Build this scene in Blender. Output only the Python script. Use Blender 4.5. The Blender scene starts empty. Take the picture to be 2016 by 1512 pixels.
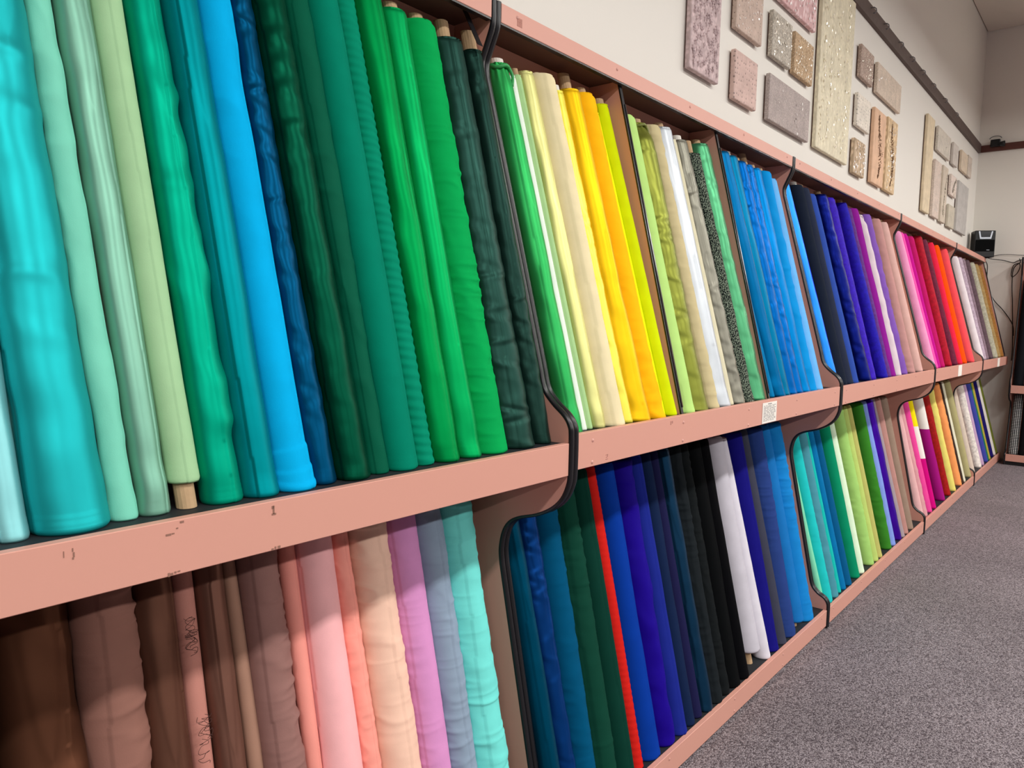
import bpy, bmesh, math, random
import numpy as np
from mathutils import Matrix, Vector

S = bpy.context.scene
C = S.collection
PI = math.pi

# ------------------------------------------------------------------ camera
cam = bpy.data.cameras.new('camera')
cam.sensor_fit = 'HORIZONTAL'; cam.sensor_width = 36.0; cam.lens = 25.88
cam.clip_start = 0.02; cam.clip_end = 60
camo = bpy.data.objects.new('camera', cam); C.objects.link(camo)
_rt = Vector((0.64223, -0.76622, 0.02118)); _up = Vector((0.05177, 0.07093, 0.99614)); _fw = Vector((0.76476, 0.63866, -0.08523))
camo.matrix_world = Matrix(((_rt.x, _up.x, -_fw.x, 0.0), (_rt.y, _up.y, -_fw.y, -1.0969), (_rt.z, _up.z, -_fw.z, 1.55), (0, 0, 0, 1)))
S.camera = camo

# ------------------------------------------------------------------ world, lamps, exposure
wd = bpy.data.worlds.new('world'); S.world = wd; wd.use_nodes = True
wd.node_tree.nodes['Background'].inputs[0].default_value = (0.9, 0.95, 1.0, 1)
wd.node_tree.nodes['Background'].inputs[1].default_value = 0.05
S.view_settings.view_transform = 'Standard'; S.view_settings.look = 'None'
S.view_settings.gamma = 1.0; S.view_settings.use_curve_mapping = False
S.view_settings.exposure = 0.0

def tube_lamp(x, y, z, watts, length=1.3, width=0.26, col=(1.0, 0.98, 0.945)):
    l = bpy.data.lights.new('fluorescent_lamp', 'AREA'); l.shape = 'RECTANGLE'
    l.size = length; l.size_y = width; l.energy = watts; l.color = col
    o = bpy.data.objects.new('fluorescent_lamp', l); C.objects.link(o); o.location = (x, y, z)
    return o
# two rows of fluorescent fittings running parallel to the shelves
for i in range(6):
    tube_lamp(-2.6 + i*2.5, -2.5, 4.2, 70)
for i in range(6):
    tube_lamp(-2.6 + i*2.5, -6.3, 4.2, 122)

# ------------------------------------------------------------------ helpers
def srgb(h):
    v = [int(h[i:i+2], 16)/255 for i in (0, 2, 4)]
    return tuple((c/12.92 if c <= 0.04045 else ((c+0.055)/1.055)**2.4) for c in v) + (1.0,)

def obj(name, me, mat=None, parent=None, loc=(0, 0, 0), smooth=False):
    o = bpy.data.objects.new(name, me); C.objects.link(o)
    if mat is not None and not me.materials: me.materials.append(mat)
    if parent is not None: o.parent = parent
    o.location = loc
    if smooth: me.polygons.foreach_set('use_smooth', [True]*len(me.polygons))
    return o

def empty(name, loc=(0, 0, 0), rotz=0):
    o = bpy.data.objects.new(name, None); C.objects.link(o)
    o.location = loc; o.rotation_euler = (0, 0, rotz); o.empty_display_size = 0.05
    return o

def tag(o, label=None, cat=None, group=None, kind=None):
    if label: o['label'] = label
    if cat: o['category'] = cat
    if group: o['group'] = group
    if kind: o['kind'] = kind
    return o

class MB:
    """collects simple shapes into one mesh"""
    def __init__(s): s.v = []; s.f = []
    def box(s, x0, x1, y0, y1, z0, z1):
        n = len(s.v)
        s.v += [(x, y, z) for z in (z0, z1) for y in (y0, y1) for x in (x0, x1)]
        s.f += [tuple(n+i for i in q) for q in ((0, 2, 3, 1), (4, 5, 7, 6), (0, 1, 5, 4), (2, 6, 7, 3), (0, 4, 6, 2), (1, 3, 7, 5))]
        return s
    def grid(s, P):            # P: rows x cols x 3, open
        n = len(s.v); R, K = P.shape[:2]
        s.v += [tuple(p) for p in P.reshape(-1, 3)]
        for i in range(R-1):
            for j in range(K-1):
                s.f.append((n+i*K+j, n+i*K+j+1, n+(i+1)*K+j+1, n+(i+1)*K+j))
        return s
    def tube(s, pts, r, k=8, closed=False):
        pts = [Vector(p) for p in pts]; n0 = len(s.v); m = len(pts)
        prev = None
        for i, p in enumerate(pts):
            a = pts[max(i-1, 0)]; b = pts[min(i+1, m-1)]
            d = (b-a).normalized()
            u = d.orthogonal().normalized() if prev is None else (prev - d*prev.dot(d)).normalized()
            prev = u; w = d.cross(u)
            for j in range(k):
                t = 2*PI*j/k; q = p + (u*math.cos(t) + w*math.sin(t))*r
                s.v.append(tuple(q))
        for i in range(m-1):
            for j in range(k):
                a = n0+i*k+j; b = n0+i*k+(j+1) % k
                s.f.append((a, b, b+k, a+k))
        s.f.append(tuple(n0+j for j in range(k))[::-1]); s.f.append(tuple(n0+(m-1)*k+j for j in range(k)))
        return s
    def prism(s, poly, axis, a, b):     # poly in the two other axes, extruded along axis (0 = X)
        bm = bmesh.new()
        def P(p, h): return (h, p[0], p[1]) if axis == 0 else ((p[0], h, p[1]) if axis == 1 else (p[0], p[1], h))
        va = [bm.verts.new(P(p, a)) for p in poly]; vb = [bm.verts.new(P(p, b)) for p in poly]
        m = len(poly)
        fs = [bm.faces.new(va), bm.faces.new(vb[::-1])]
        for i in range(m): bm.faces.new((va[i], vb[i], vb[(i+1) % m], va[(i+1) % m]))
        bmesh.ops.triangulate(bm, faces=fs)
        bmesh.ops.recalc_face_normals(bm, faces=bm.faces[:])
        bm.verts.index_update(); n = len(s.v)
        s.v += [tuple(v.co) for v in bm.verts]; s.f += [tuple(n+v.index for v in f.verts) for f in bm.faces]
        bm.free(); return s
    def mesh(s, name='mesh'):
        me = bpy.data.meshes.new(name); me.from_pydata(s.v, [], s.f); me.update(); return me

def bevel(me, w=0.003, seg=2):
    bm = bmesh.new(); bm.from_mesh(me)
    bmesh.ops.recalc_face_normals(bm, faces=bm.faces[:])
    bmesh.ops.bevel(bm, geom=bm.edges[:], offset=w, segments=seg, affect='EDGES', profile=0.5)
    bm.to_mesh(me); bm.free(); return me

def catmull(pts, n=6):
    pts = [np.array(p, float) for p in pts]; out = []
    for i in range(len(pts)-1):
        p0 = pts[max(i-1, 0)]; p1 = pts[i]; p2 = pts[i+1]; p3 = pts[min(i+2, len(pts)-1)]
        for j in range(n):
            t = j/n
            out.append(0.5*((2*p1)+(-p0+p2)*t+(2*p0-5*p1+4*p2-p3)*t*t+(-p0+3*p1-3*p2+p3)*t**3))
    out.append(pts[-1]); return [tuple(float(c) for c in p) for p in out]

# ------------------------------------------------------------------ materials
def nodes(name):
    m = bpy.data.materials.new(name); m.use_nodes = True
    nt = m.node_tree; b = nt.nodes['Principled BSDF']
    return m, nt, b
def N(nt, t, **k):
    n = nt.nodes.new(t)
    for a, v in k.items(): setattr(n, a, v)
    return n
def plain(name, h, rough=0.6, spec=0.4, metal=0.0, bumpscale=None, bump=0.1, var=0.0):
    m, nt, b = nodes(name)
    b.inputs['Base Color'].default_value = srgb(h); b.inputs['Roughness'].default_value = rough
    b.inputs['Specular IOR Level'].default_value = spec; b.inputs['Metallic'].default_value = metal
    if bumpscale or var:
        tc = N(nt, 'ShaderNodeTexCoord'); no = N(nt, 'ShaderNodeTexNoise'); no.inputs['Scale'].default_value = bumpscale or 8
        no.inputs['Detail'].default_value = 4
        nt.links.new(tc.outputs['Object'], no.inputs['Vector'])
        if bumpscale:
            bp = N(nt, 'ShaderNodeBump'); bp.inputs['Strength'].default_value = bump; bp.inputs['Distance'].default_value = 0.01
            nt.links.new(no.outputs['Fac'], bp.inputs['Height']); nt.links.new(bp.outputs[0], b.inputs['Normal'])
        if var:
            mx = N(nt, 'ShaderNodeMix', data_type='RGBA', blend_type='MULTIPLY'); mx.inputs[0].default_value = 1
            rp = N(nt, 'ShaderNodeMapRange'); rp.inputs[3].default_value = 1-var; rp.inputs[4].default_value = 1+var
            nt.links.new(no.outputs['Fac'], rp.inputs[0]); mx.inputs[6].default_value = srgb(h)
            nt.links.new(rp.outputs[0], mx.inputs[7]); nt.links.new(mx.outputs[2], b.inputs['Base Color'])
    return m

M_PINK = plain('pink_laminate', 'd69c8c', 0.45, 0.3, bumpscale=220, bump=0.008)
M_UNDER = plain('brown_particle_board', '6e5044', 0.8, 0.1)
M_BLACK = plain('black_plastic_trim', '131216', 0.34, 0.4)
M_SHELF = plain('black_shelf_liner', '23262a', 0.6, 0.3)
M_KICK = plain('black_kick_plate', '141214', 0.6, 0.3)
M_CHROME = plain('metal_strip', '8c8c90', 0.3, 0.5, metal=0.9)
M_SCREW = plain('pink_screw_cap', 'd0988c', 0.35, 0.5)
M_SCUFF = plain('scuffed_glue', '946e60', 0.8, 0.2)
M_FAINT = plain('faint_glue', 'b88478', 0.8, 0.2)
M_CARD = plain('cardboard_core', 'b89a78', 0.85, 0.15, bumpscale=60, bump=0.1, var=0.12)
M_CARDW = plain('white_paper_core', 'e4ded4', 0.8, 0.2)
M_WALL2 = plain('dark_unseen_wall', '332f2d', 0.9, 0.1)  # unseen walls, coloured dark to cut bounced light; no stock is modelled
M_WALL = plain('cream_wall_paint', 'ece8e0', 0.75, 0.2, bumpscale=120, bump=0.03)
M_CEIL = plain('ceiling_tile', 'd8d0c4', 0.9, 0.1, bumpscale=90, bump=0.15)
M_GRID = plain('ceiling_grid', '8a7e72', 0.7, 0.2)
M_RAIL = plain('dark_brown_rail', '5b4c46', 0.6, 0.3, bumpscale=30, bump=0.1, var=0.15)
M_RAIL2 = plain('red_brown_rail', '5a3128', 0.5, 0.4, bumpscale=30, bump=0.1, var=0.15)
M_PAPER = plain('paper', 'efeae2', 0.8, 0.2)
M_INK = plain('ink', '827e80', 0.9, 0.1)
M_CABLE = plain('black_cable', '15120f', 0.5, 0.4)
M_SPK = plain('black_speaker', '0c0d0f', 0.45, 0.4)
M_SPKG = plain('speaker_cloth', '08090a', 0.9, 0.1, bumpscale=400, bump=0.3)
M_SILV = plain('silver_bezel', 'b4b8c0', 0.3, 0.5, metal=0.6)

def carpet():
    m, nt, b = nodes('grey_loop_carpet')
    tc = N(nt, 'ShaderNodeTexCoord')
    vo = N(nt, 'ShaderNodeTexVoronoi'); vo.inputs['Scale'].default_value = 190
    n1 = N(nt, 'ShaderNodeTexNoise'); n1.inputs['Scale'].default_value = 240; n1.inputs['Detail'].default_value = 3
    n2 = N(nt, 'ShaderNodeTexNoise'); n2.inputs['Scale'].default_value = 1.6; n2.inputs['Detail'].default_value = 5
    for n in (vo, n1, n2): nt.links.new(tc.outputs['Object'], n.inputs['Vector'])
    r = N(nt, 'ShaderNodeValToRGB'); r.color_ramp.elements[0].position = 0.3; r.color_ramp.elements[1].position = 0.72
    r.color_ramp.elements[0].color = srgb('544b4f'); r.color_ramp.elements[1].color = srgb('a0969a')
    sx = N(nt, 'ShaderNodeSeparateColor'); nt.links.new(vo.outputs['Color'], sx.inputs[0])
    av = N(nt, 'ShaderNodeMath', operation='ADD'); nt.links.new(sx.outputs[0], av.inputs[0]); nt.links.new(n1.outputs['Fac'], av.inputs[1])
    hv = N(nt, 'ShaderNodeMath', operation='MULTIPLY'); hv.inputs[1].default_value = 0.5; nt.links.new(av.outputs[0], hv.inputs[0])
    nt.links.new(hv.outputs[0], r.inputs[0])
    mx = N(nt, 'ShaderNodeMix', data_type='RGBA', blend_type='MULTIPLY'); mx.inputs[0].default_value = 1
    rp = N(nt, 'ShaderNodeMapRange'); rp.inputs[1].default_value = 0.3; rp.inputs[2].default_value = 0.7; rp.inputs[3].default_value = 0.86; rp.inputs[4].default_value = 1.08
    nt.links.new(n2.outputs['Fac'], rp.inputs[0]); nt.links.new(r.outputs[0], mx.inputs[6]); nt.links.new(rp.outputs[0], mx.inputs[7])
    nt.links.new(mx.outputs[2], b.inputs['Base Color'])
    bp = N(nt, 'ShaderNodeBump'); bp.inputs['Strength'].default_value = 0.7; bp.inputs['Distance'].default_value = 0.006; bp.invert = True
    nt.links.new(vo.outputs['Distance'], bp.inputs['Height']); nt.links.new(bp.outputs[0], b.inputs['Normal'])
    b.inputs['Roughness'].default_value = 0.95; b.inputs['Specular IOR Level'].default_value = 0.1
    return m
M_CARPET = carpet()

def fabric(h, fin, dye=1.0):
    m, nt, b = nodes('fabric_' + fin)
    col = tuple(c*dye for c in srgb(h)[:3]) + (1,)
    tc = N(nt, 'ShaderNodeTexCoord'); mp = N(nt, 'ShaderNodeMapping')
    nt.links.new(tc.outputs['Object'], mp.inputs['Vector'])
    no = N(nt, 'ShaderNodeTexNoise'); no.inputs['Detail'].default_value = 3
    nt.links.new(mp.outputs[0], no.inputs['Vector'])
    bp = N(nt, 'ShaderNodeBump'); bp.inputs['Distance'].default_value = 0.002
    base = None
    shiny = fin in ('satin', 'zig', 'silk')
    if shiny:
        mp.inputs['Scale'].default_value = (1, 1, 0.12); no.inputs['Scale'].default_value = 260; bp.inputs['Strength'].default_value = 0.004
        b.inputs['Roughness'].default_value = 0.39 if fin == 'zig' else 0.45; b.inputs['Metallic'].default_value = 0.6
        b.inputs['Specular IOR Level'].default_value = 0.03
        col = tuple(c*0.86 for c in col[:3]) + (1,)
        b.inputs['Anisotropic'].default_value = 0.5 if fin == 'zig' else 0.4; b.inputs['Anisotropic Rotation'].default_value = 0.25
        tg = N(nt, 'ShaderNodeTangent', direction_type='RADIAL', axis='Z'); nt.links.new(tg.outputs[0], b.inputs['Tangent'])
    elif fin == 'velvet':
        no.inputs['Scale'].default_value = 150; bp.inputs['Strength'].default_value = 0.5
        b.inputs['Roughness'].default_value = 0.7; b.inputs['Specular IOR Level'].default_value = 0.15
        b.inputs['Sheen Weight'].default_value = 0.2; b.inputs['Sheen Roughness'].default_value = 0.35
        b.inputs['Sheen Tint'].default_value = tuple(min(1, c*1.4+0.05) for c in col[:3]) + (1,)
    else:
        no.inputs['Scale'].default_value = 500; bp.inputs['Strength'].default_value = 0.12
        b.inputs['Roughness'].default_value = 0.68 if fin == 'soft' else 0.85; b.inputs['Specular IOR Level'].default_value = 0.05 if fin == 'soft' else 0.05
        b.inputs['Sheen Weight'].default_value = 0.03; b.inputs['Sheen Roughness'].default_value = 0.5
        b.inputs['Sheen Tint'].default_value = tuple(min(1, c*1.3+0.03) for c in col[:3]) + (1,)
    if not shiny:
        nt.links.new(no.outputs['Fac'], bp.inputs['Height']); nt.links.new(bp.outputs[0], b.inputs['Normal'])
    def split(): 
        sp = N(nt, 'ShaderNodeSeparateXYZ'); nt.links.new(tc.outputs['Object'], sp.inputs[0]); return sp
    def stops(ramp, st, interp='CONSTANT'):
        ramp.color_ramp.interpolation = interp
        e = ramp.color_ramp.elements
        while len(e) < len(st): e.new(0.5)
        for i, (p, c) in enumerate(st): e[i].position = p; e[i].color = srgb(c)
    if fin == 'tweed':
        ck = N(nt, 'ShaderNodeTexNoise'); ck.inputs['Scale'].default_value = 230; ck.inputs['Detail'].default_value = 1.0
        br = N(nt, 'ShaderNodeTexVoronoi'); br.inputs['Scale'].default_value = 210; br.inputs['Randomness'].default_value = 0.55
        nt.links.new(tc.outputs['Object'], br.inputs['Vector'])
        rp = N(nt, 'ShaderNodeValToRGB'); stops(rp, [(0, 'b8c2b0'), (0.36, '7a8876'), (0.50, '1c2120'), (1, '101414')], 'LINEAR')
        nt.links.new(br.outputs['Distance'], rp.inputs[0])
        mth = N(nt, 'ShaderNodeMath', operation='MULTIPLY'); mth.inputs[1].default_value = 1.0
        nt.links.new(rp.outputs[0], b.inputs['Base Color']); bp.inputs['Strength'].default_value = 0.6
        no.inputs['Scale'].default_value = 220
        return m
    if fin in ('band', 'band2'):
        sp = split(); rp = N(nt, 'ShaderNodeValToRGB')
        stops(rp, [(0, 'cc0a7c'), (0.40, 'efe9e2'), (0.66, 'f4e414'), (0.9, 'f4e414')] if fin == 'band' else [(0, '9e1678'), (0.60, 'ece6df'), (0.9, 'ece6df'), (0.95, 'ece6df')])
        nt.links.new(sp.outputs[2], rp.inputs[0]); nt.links.new(rp.outputs[0], b.inputs['Base Color']); return m
    if fin == 'grid':
        br = N(nt, 'ShaderNodeTexBrick'); br.offset = 0; br.inputs['Scale'].default_value = 55; br.inputs['Brick Width'].default_value = 1; br.inputs['Row Height'].default_value = 1
        br.inputs['Mortar Size'].default_value = 0.22; br.inputs['Color1'].default_value = srgb('dcdad8'); br.inputs['Color2'].default_value = srgb('c8c6c4'); br.inputs['Mortar'].default_value = srgb('141416')
        sp = split(); cb = N(nt, 'ShaderNodeCombineXYZ'); nt.links.new(sp.outputs[1], cb.inputs[0]); nt.links.new(sp.outputs[2], cb.inputs[1]); nt.links.new(cb.outputs[0], br.inputs[0])
        nt.links.new(br.outputs[0], b.inputs['Base Color']); return m
    if fin == 'print':
        vo = N(nt, 'ShaderNodeTexNoise'); vo.inputs['Scale'].default_value = 28; nt.links.new(tc.outputs['Object'], vo.inputs[0])
        rp = N(nt, 'ShaderNodeValToRGB'); stops(rp, [(0, 'd6d2cc'), (0.6, '2a2826')]); nt.links.new(vo.outputs[0], rp.inputs[0])
        nt.links.new(rp.outputs[0], b.inputs['Base Color']); return m
    # gentle dye variation
    n2 = N(nt, 'ShaderNodeTexNoise'); n2.inputs['Scale'].default_value = 14; n2.inputs['Detail'].default_value = 4
    nt.links.new(tc.outputs['Object'], n2.inputs['Vector'])
    mr = N(nt, 'ShaderNodeMapRange'); mr.inputs[1].default_value = 0.25; mr.inputs[2].default_value = 0.75
    mr.inputs[3].default_value = 0.93; mr.inputs[4].default_value = 1.06
    if fin == 'velvet': mr.inputs[3].default_value = 0.7; mr.inputs[4].default_value = 1.25; n2.inputs['Scale'].default_value = 45
    nt.links.new(n2.outputs['Fac'], mr.inputs[0])
    mx = N(nt, 'ShaderNodeMix', data_type='RGBA', blend_type='MULTIPLY'); mx.inputs[0].default_value = 1
    mx.inputs[6].default_value = col; nt.links.new(mr.outputs[0], mx.inputs[7]); nt.links.new(mx.outputs[2], b.inputs['Base Color'])
    return m

# ------------------------------------------------------------------ the setting
WY = 0.485; EX = 10.72; X0 = -5.0; Y0 = -9.0; HZ = 5.15
def struct(name, mb, mat): return tag(obj(name, mb.mesh(name), mat), kind='structure')
struct('floor', MB().box(X0, EX, Y0, WY, -0.1, 0), M_CARPET)
struct('wall_left', MB().box(X0-0.1, EX+0.1, WY, WY+0.1, -0.1, HZ+0.12), M_WALL)
struct('wall_far', MB().box(EX, EX+0.1, Y0, WY, -0.1, HZ+0.12), M_WALL)
struct('wall_right', MB().box(X0-0.1, EX+0.1, Y0-0.1, Y0, -0.1, HZ+0.12), M_WALL2)
struct('wall_near', MB().box(X0-0.1, X0, Y0, WY, -0.1, HZ+0.12), M_WALL2)
ceil = struct('ceiling', MB().box(X0, EX, Y0, WY, HZ+0.012, HZ+0.12), M_GRID)
# lay-in tiles, each its own piece
TX, TY = 1.12, 1.19
tile_me = bevel(MB().box(-TX/2+0.008, TX/2-0.008, -TY/2+0.008, TY/2-0.008, 0, 0.010).mesh('tile'), 0.003, 1)
for i in range(14):
    for j in range(8):
        cx = EX - TX*(i+0.5); cy = WY - TY*(j+0.5)
        if cx-TX/2 < X0 or cy-TY/2 < Y0: continue
        obj('tile', tile_me, M_CEIL, ceil, (cx, cy, HZ+0.001))
rail = struct('trim_1', MB().box(X0, EX-0.03, WY-0.028, WY, 3.715, 3.815), M_RAIL)
struct('trim_2', MB().box(EX-0.028, EX, Y0, WY, 3.72, 3.80), M_RAIL2)
hook_me = MB().tube([(0, 0.012, 0), (0, -0.012, 0.0), (0, -0.026, -0.012), (0, -0.03, -0.03), (0, -0.02, -0.042), (0, -0.008, -0.038)], 0.0035, 6).mesh('hook')
for x in (5.7, 6.05, 6.5, 6.9, 7.3, 7.75, 8.3, 8.9): obj('hook', hook_me, M_CHROME, rail, (x, WY-0.036, 3.79))

# ------------------------------------------------------------------ shelf units
FRONT_TOP = [(0.300, 2.425), (0.300, 2.373), (0.306, 2.345), (0.324, 2.305), (0.339, 2.268), (0.336, 2.230)]
FRONT_MID = [(0.108, 1.425), (0.092, 1.372), (0.060, 1.336), (0.022, 1.306), (0.004, 1.280), (0.0, 1.25), (0.0, 1.16), (0.004, 1.125), (0.022, 1.085),
             (0.055, 1.053), (0.105, 1.027), (0.165, 1.008), (0.200, 0.988), (0.222, 0.955), (0.232, 0.905), (0.228, 0.860)]
FRONT_LOW = [(0.102, 0.275), (0.085, 0.210), (0.055, 0.176), (0.02, 0.156), (0.003, 0.132), (0.0, 0.10), (0.0, 0.004)]
def shelf_front():
    return catmull(FRONT_TOP, 5) + catmull(FRONT_MID, 5) + catmull(FRONT_LOW, 5)

def trim_mesh(front, xc, w):
    """rounded plastic edging that follows the front of a panel"""
    P = [np.array(p) for p in front]; rows = []
    prof = [(-w/2, 0.004), (-w/2, -0.002), (-w/3, -0.0045), (0, -0.0055), (w/3, -0.0045), (w/2, -0.002), (w/2, 0.004)]
    for i, p in enumerate(P):
        a = P[max(i-1, 0)]; b = P[min(i+1, len(P)-1)]; d = (b-a)/max(np.linalg.norm(b-a), 1e-9)
        n = np.array([-d[1], d[0]])      # points to the back or front
        if n[0] < 0 and abs(d[1]) > 0.2: n = -n
        nb = np.array([-d[1], d[0]])     # travelling down: (-dz, dy) has +y
        rows.append([(xc+u, p[0]+nb[0]*v, p[1]+nb[1]*v) for u, v in prof])
    return MB().grid(np.array(rows)).mesh('edge_trim')

def shelf_unit(name, label, loc, L, rotz, zmap, rail_z, base_z, top_z, dividers, panels=(1, 1), shelf_top=1.245, underside=None):
    root = tag(empty(name, loc, rotz), label, 'shelf unit', 'fabric shelf bays')
    ms, md = zmap
    front = [(p[0], float(np.interp(p[1], ms, md))) for p in shelf_front()]
    T = 0.017
    for side, x0 in ((0, 0.001), (1, L-0.001-T)):
        if not panels[side]: continue
        rows = np.array([[(x0, p[0], p[1]), (x0+T, p[0], p[1]), (x0+T, 0.455, p[1]), (x0, 0.455, p[1]), (x0, p[0], p[1])] for p in front])
        pm = MB().grid(rows); nn = len(front)
        pm.f += [(0, 1, 2, 3), tuple((nn-1)*5+q for q in (3, 2, 1, 0))]
        pn = obj('side_panel', pm.mesh('side_panel'), M_PINK, root)
        obj('edge_trim', trim_mesh(front, x0+T/2, T+0.001), M_BLACK, pn, smooth=True)
    a, b = T+0.003, L-T-0.003
    obj('back_panel', MB().box(a, b, 0.440, 0.454, 0.06, top_z[0]+0.01).mesh('back_panel'), M_PINK, root)
    obj('top_board', MB().box(a, b, 0.317, 0.454, top_z[0]+0.012, top_z[0]+0.030).mesh('top_board'), M_UNDER, root)
    tr = obj('top_rail', bevel(MB().box(a, b, 0.2985, 0.3165, top_z[0], top_z[1]).mesh('top_rail'), 0.0012, 1), M_PINK, root)
    obj('rail_edge', MB().box(a, b, 0.300, 0.3165, top_z[0]-0.005, top_z[0]-0.0005).mesh('rail_edge'), M_BLACK, tr)
    obj('shelf_board', MB().box(a, b, 0.0195, 0.439, shelf_top-0.022, shelf_top).mesh('shelf_board'), M_SHELF, root)
    obj('shelf_underside', MB().box(a, b, 0.0195, 0.439, shelf_top-0.040, shelf_top-0.0225).mesh('shelf_underside'), M_UNDER, root)
    mr = obj('middle_rail', bevel(MB().box(a, b, 0.0005, 0.019, rail_z[0], rail_z[1]).mesh('middle_rail'), 0.0012, 1), M_PINK, root)
    obj('base_board', MB().box(a, b, 0.0195, 0.439, base_z[1]-0.022, base_z[1]-0.0005).mesh('base_board'), M_SHELF, root)
    br = obj('base_rail', bevel(MB().box(a, b, 0.0005, 0.019, base_z[0], base_z[1]).mesh('base_rail'), 0.0012, 1), M_PINK, root)
    obj('kick_plate', MB().box(a, b, 0.012, 0.03, 0.001, base_z[0]-0.0005).mesh('kick_plate'), M_KICK, root)
    for dx in dividers:
        f0 = (0.035, shelf_top+0.002); f1 = (0.325, top_z[0]+0.010)
        dv = obj('divider', MB().prism([f0, f1, (0.438, f1[1]), (0.438, f0[1])], 0, dx-0.007, dx+0.007).mesh('divider'), M_PINK, root)
        e = MB().prism([(f0[0]-0.006, f0[1]), (f1[0]-0.006, f1[1]), (f1[0]-0.0005, f1[1]), (f0[0]-0.0005, f0[1])], 0, dx-0.008, dx+0.008)
        obj('edge_trim', e.mesh('edge_trim'), M_BLACK, dv)
        def at(t): return (f0[0]-0.0075+(f1[0]-f0[0])*t, f0[1]+(f1[1]-f0[1])*t)
        q0 = at(0.02); q1 = at(0.93)
        obj('metal_strip', MB().tube([(dx+0.005, q0[0], q0[1]), (dx+0.005, q1[0], q1[1])], 0.0028, 6).mesh('metal_strip'), M_CHROME, dv, smooth=True)
    sc = [(0.09), (0.62), (1.16), (1.69), (L-0.10)]
    for s in sc:
        if s > L-0.05: continue
        for z in (rail_z[1]-0.024, rail_z[0]+0.012) if rail_z[0] > 1.155 or rail_z[0] < 1.0 else (): obj('screw', SCREW, M_SCREW, mr, (s, 0.0003, z))
        obj('screw', SCREW, M_SCREW, tr, (s, 0.298, (top_z[0]+top_z[1])/2+0.008))
        for z in (base_z[1]-0.02, base_z[0]+0.014): obj('screw', SCREW, M_SCREW, br, (s, 0.0003, z))
    return root, mr, tr, br

def dome(r, h, k=10):
    v = [(0, -h, 0)]; f = []
    for ring, (rr, hh) in enumerate(((0.6, 0.75), (1.0, 0.0))):
        for j in range(k): v.append((r*rr*math.cos(2*PI*j/k), -h*hh, r*rr*math.sin(2*PI*j/k)))
    for j in range(k):
        f.append((0, 1+j, 1+(j+1) % k)); f.append((1+j, 1+k+j, 1+k+(j+1) % k, 1+(j+1) % k))
    me = bpy.data.meshes.new('screw'); me.from_pydata(v, [], f); me.update()
    me.polygons.foreach_set('use_smooth', [True]*len(f)); return me
SCREW = dome(0.0055, 0.0028)

XP = [1.5713 + 2.3349*k for k in range(-1, 4)] + [10.54]
IDM = ([0, 1, 3], [0, 1, 3])
BAYS = []
blabels = ['pink shelf bay nearest the camera holding turquoise and green bolts above', 'pink shelf bay holding yellow, silver and sky blue bolts above',
           'pink shelf bay holding navy, violet and blush bolts above', 'pink shelf bay holding pink, red and orange bolts above', 'short pink shelf bay at the far end under the loudspeaker']
for k in range(5):
    L = XP[k+1]-XP[k]
    z = (1.150, 1.236) if k == 0 else (1.160, 1.256)
    dv = {0: [], 1: [2.241-XP[1], 3.013-XP[1]], 4: [L-0.030]}.get(k, [])
    BAYS.append(shelf_unit('shelf_unit', blabels[k], (XP[k], 0, 0), L, 0, IDM, z, (0.014, 0.098), (2.373, 2.425), dv, panels=(1, 0 if k == 4 else 1), shelf_top=(1.234 if k == 0 else 1.250)))
# the bay along the far wall, standing at right angles
FAR = shelf_unit('shelf_unit', 'pink shelf bay standing against the far wall with dark bolts', (10.235, -0.06, 0), 2.33, -PI/2,
                 ([0, 0.1, 1.16, 1.256, 2.425, 3], [0, 0.1, 0.84, 0.935, 2.425, 3]), (0.84, 0.93), (0.045, 0.125), (2.365, 2.42), [0.75, 1.5], shelf_top=0.925)

# peeling edging of the nearest bay, glue marks, paper labels
lt = [(0.40, 2.46), (0.376, 2.422), (0.348, 2.387), (0.321, 2.339), (0.301, 2.303), (0.288, 2.281)]
lt = catmull(lt, 5)
m = MB(); m.grid(np.array([[(u, p[0], p[1]) for u in (1.488, 1.508)] for p in lt])); m.grid(np.array([[(u, p[0]+0.003, p[1]+0.002) for u in (1.508, 1.488)] for p in lt]))
obj('loose_edge_trim', m.mesh('loose_edge_trim'), M_BLACK, BAYS[0][0], (-XP[0], 0, 0))
def marks(rail, x, z, pieces, mat):
    m = MB()
    for (a, b, c, d) in pieces: m.box(x+a, x+b, -0.0002, 0.0006, z+c, z+d)
    obj('glue_mark', m.mesh('glue_mark'), mat, rail)
r0 = BAYS[0][1]; o0 = -XP[0]
marks(r0, 0.688+o0, 1.214, [(-.002, .001, 0, .014), (-.004, -.001, .009, .014), (-.004, .004, -.002, .001)], M_SCUFF)
marks(r0, 0.510+o0, 1.211, [(-.006, .002, .003, .006), (.003, .007, .004, .006), (.010, .013, .011, .013), (.016, .022, .019, .022)], M_SCUFF)
marks(r0, 0.372+o0, 1.216, [(-.008, -.007, -.002, .007), (.003, .0045, .004, .009), (.004, .006, -.004, .003), (.003, .005, -.007, -.004)], M_SCUFF)
marks(r0, 0.512+o0, 1.1502, [(-.006, -.003, .0, .006), (-.002, .002, .001, .005), (.004, .007, .003, .006), (.009, .013, .004, .006)], M_SCUFF)
marks(r0, 0.693+o0, 1.1502, [(-.010, -.006, .001, .004), (-.004, -.001, .002, .006), (.002, .007, .001, .006)], M_SCUFF)
r1 = BAYS[1][1]; o1 = -XP[1]
marks(r1, 1.735+o1, 1.172, [(-.006, .004, .010, .012), (.002, .004, .004, .012), (-.005, .002, .004, .006), (-.006, .005, -.002, .0)], M_FAINT)
marks(r1, 2.11+o1, 1.232, [(-.008, -.002, 0, .012), (.002, .008, .004, .012)], M_FAINT)
t1 = BAYS[1][2]
m = MB()
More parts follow.
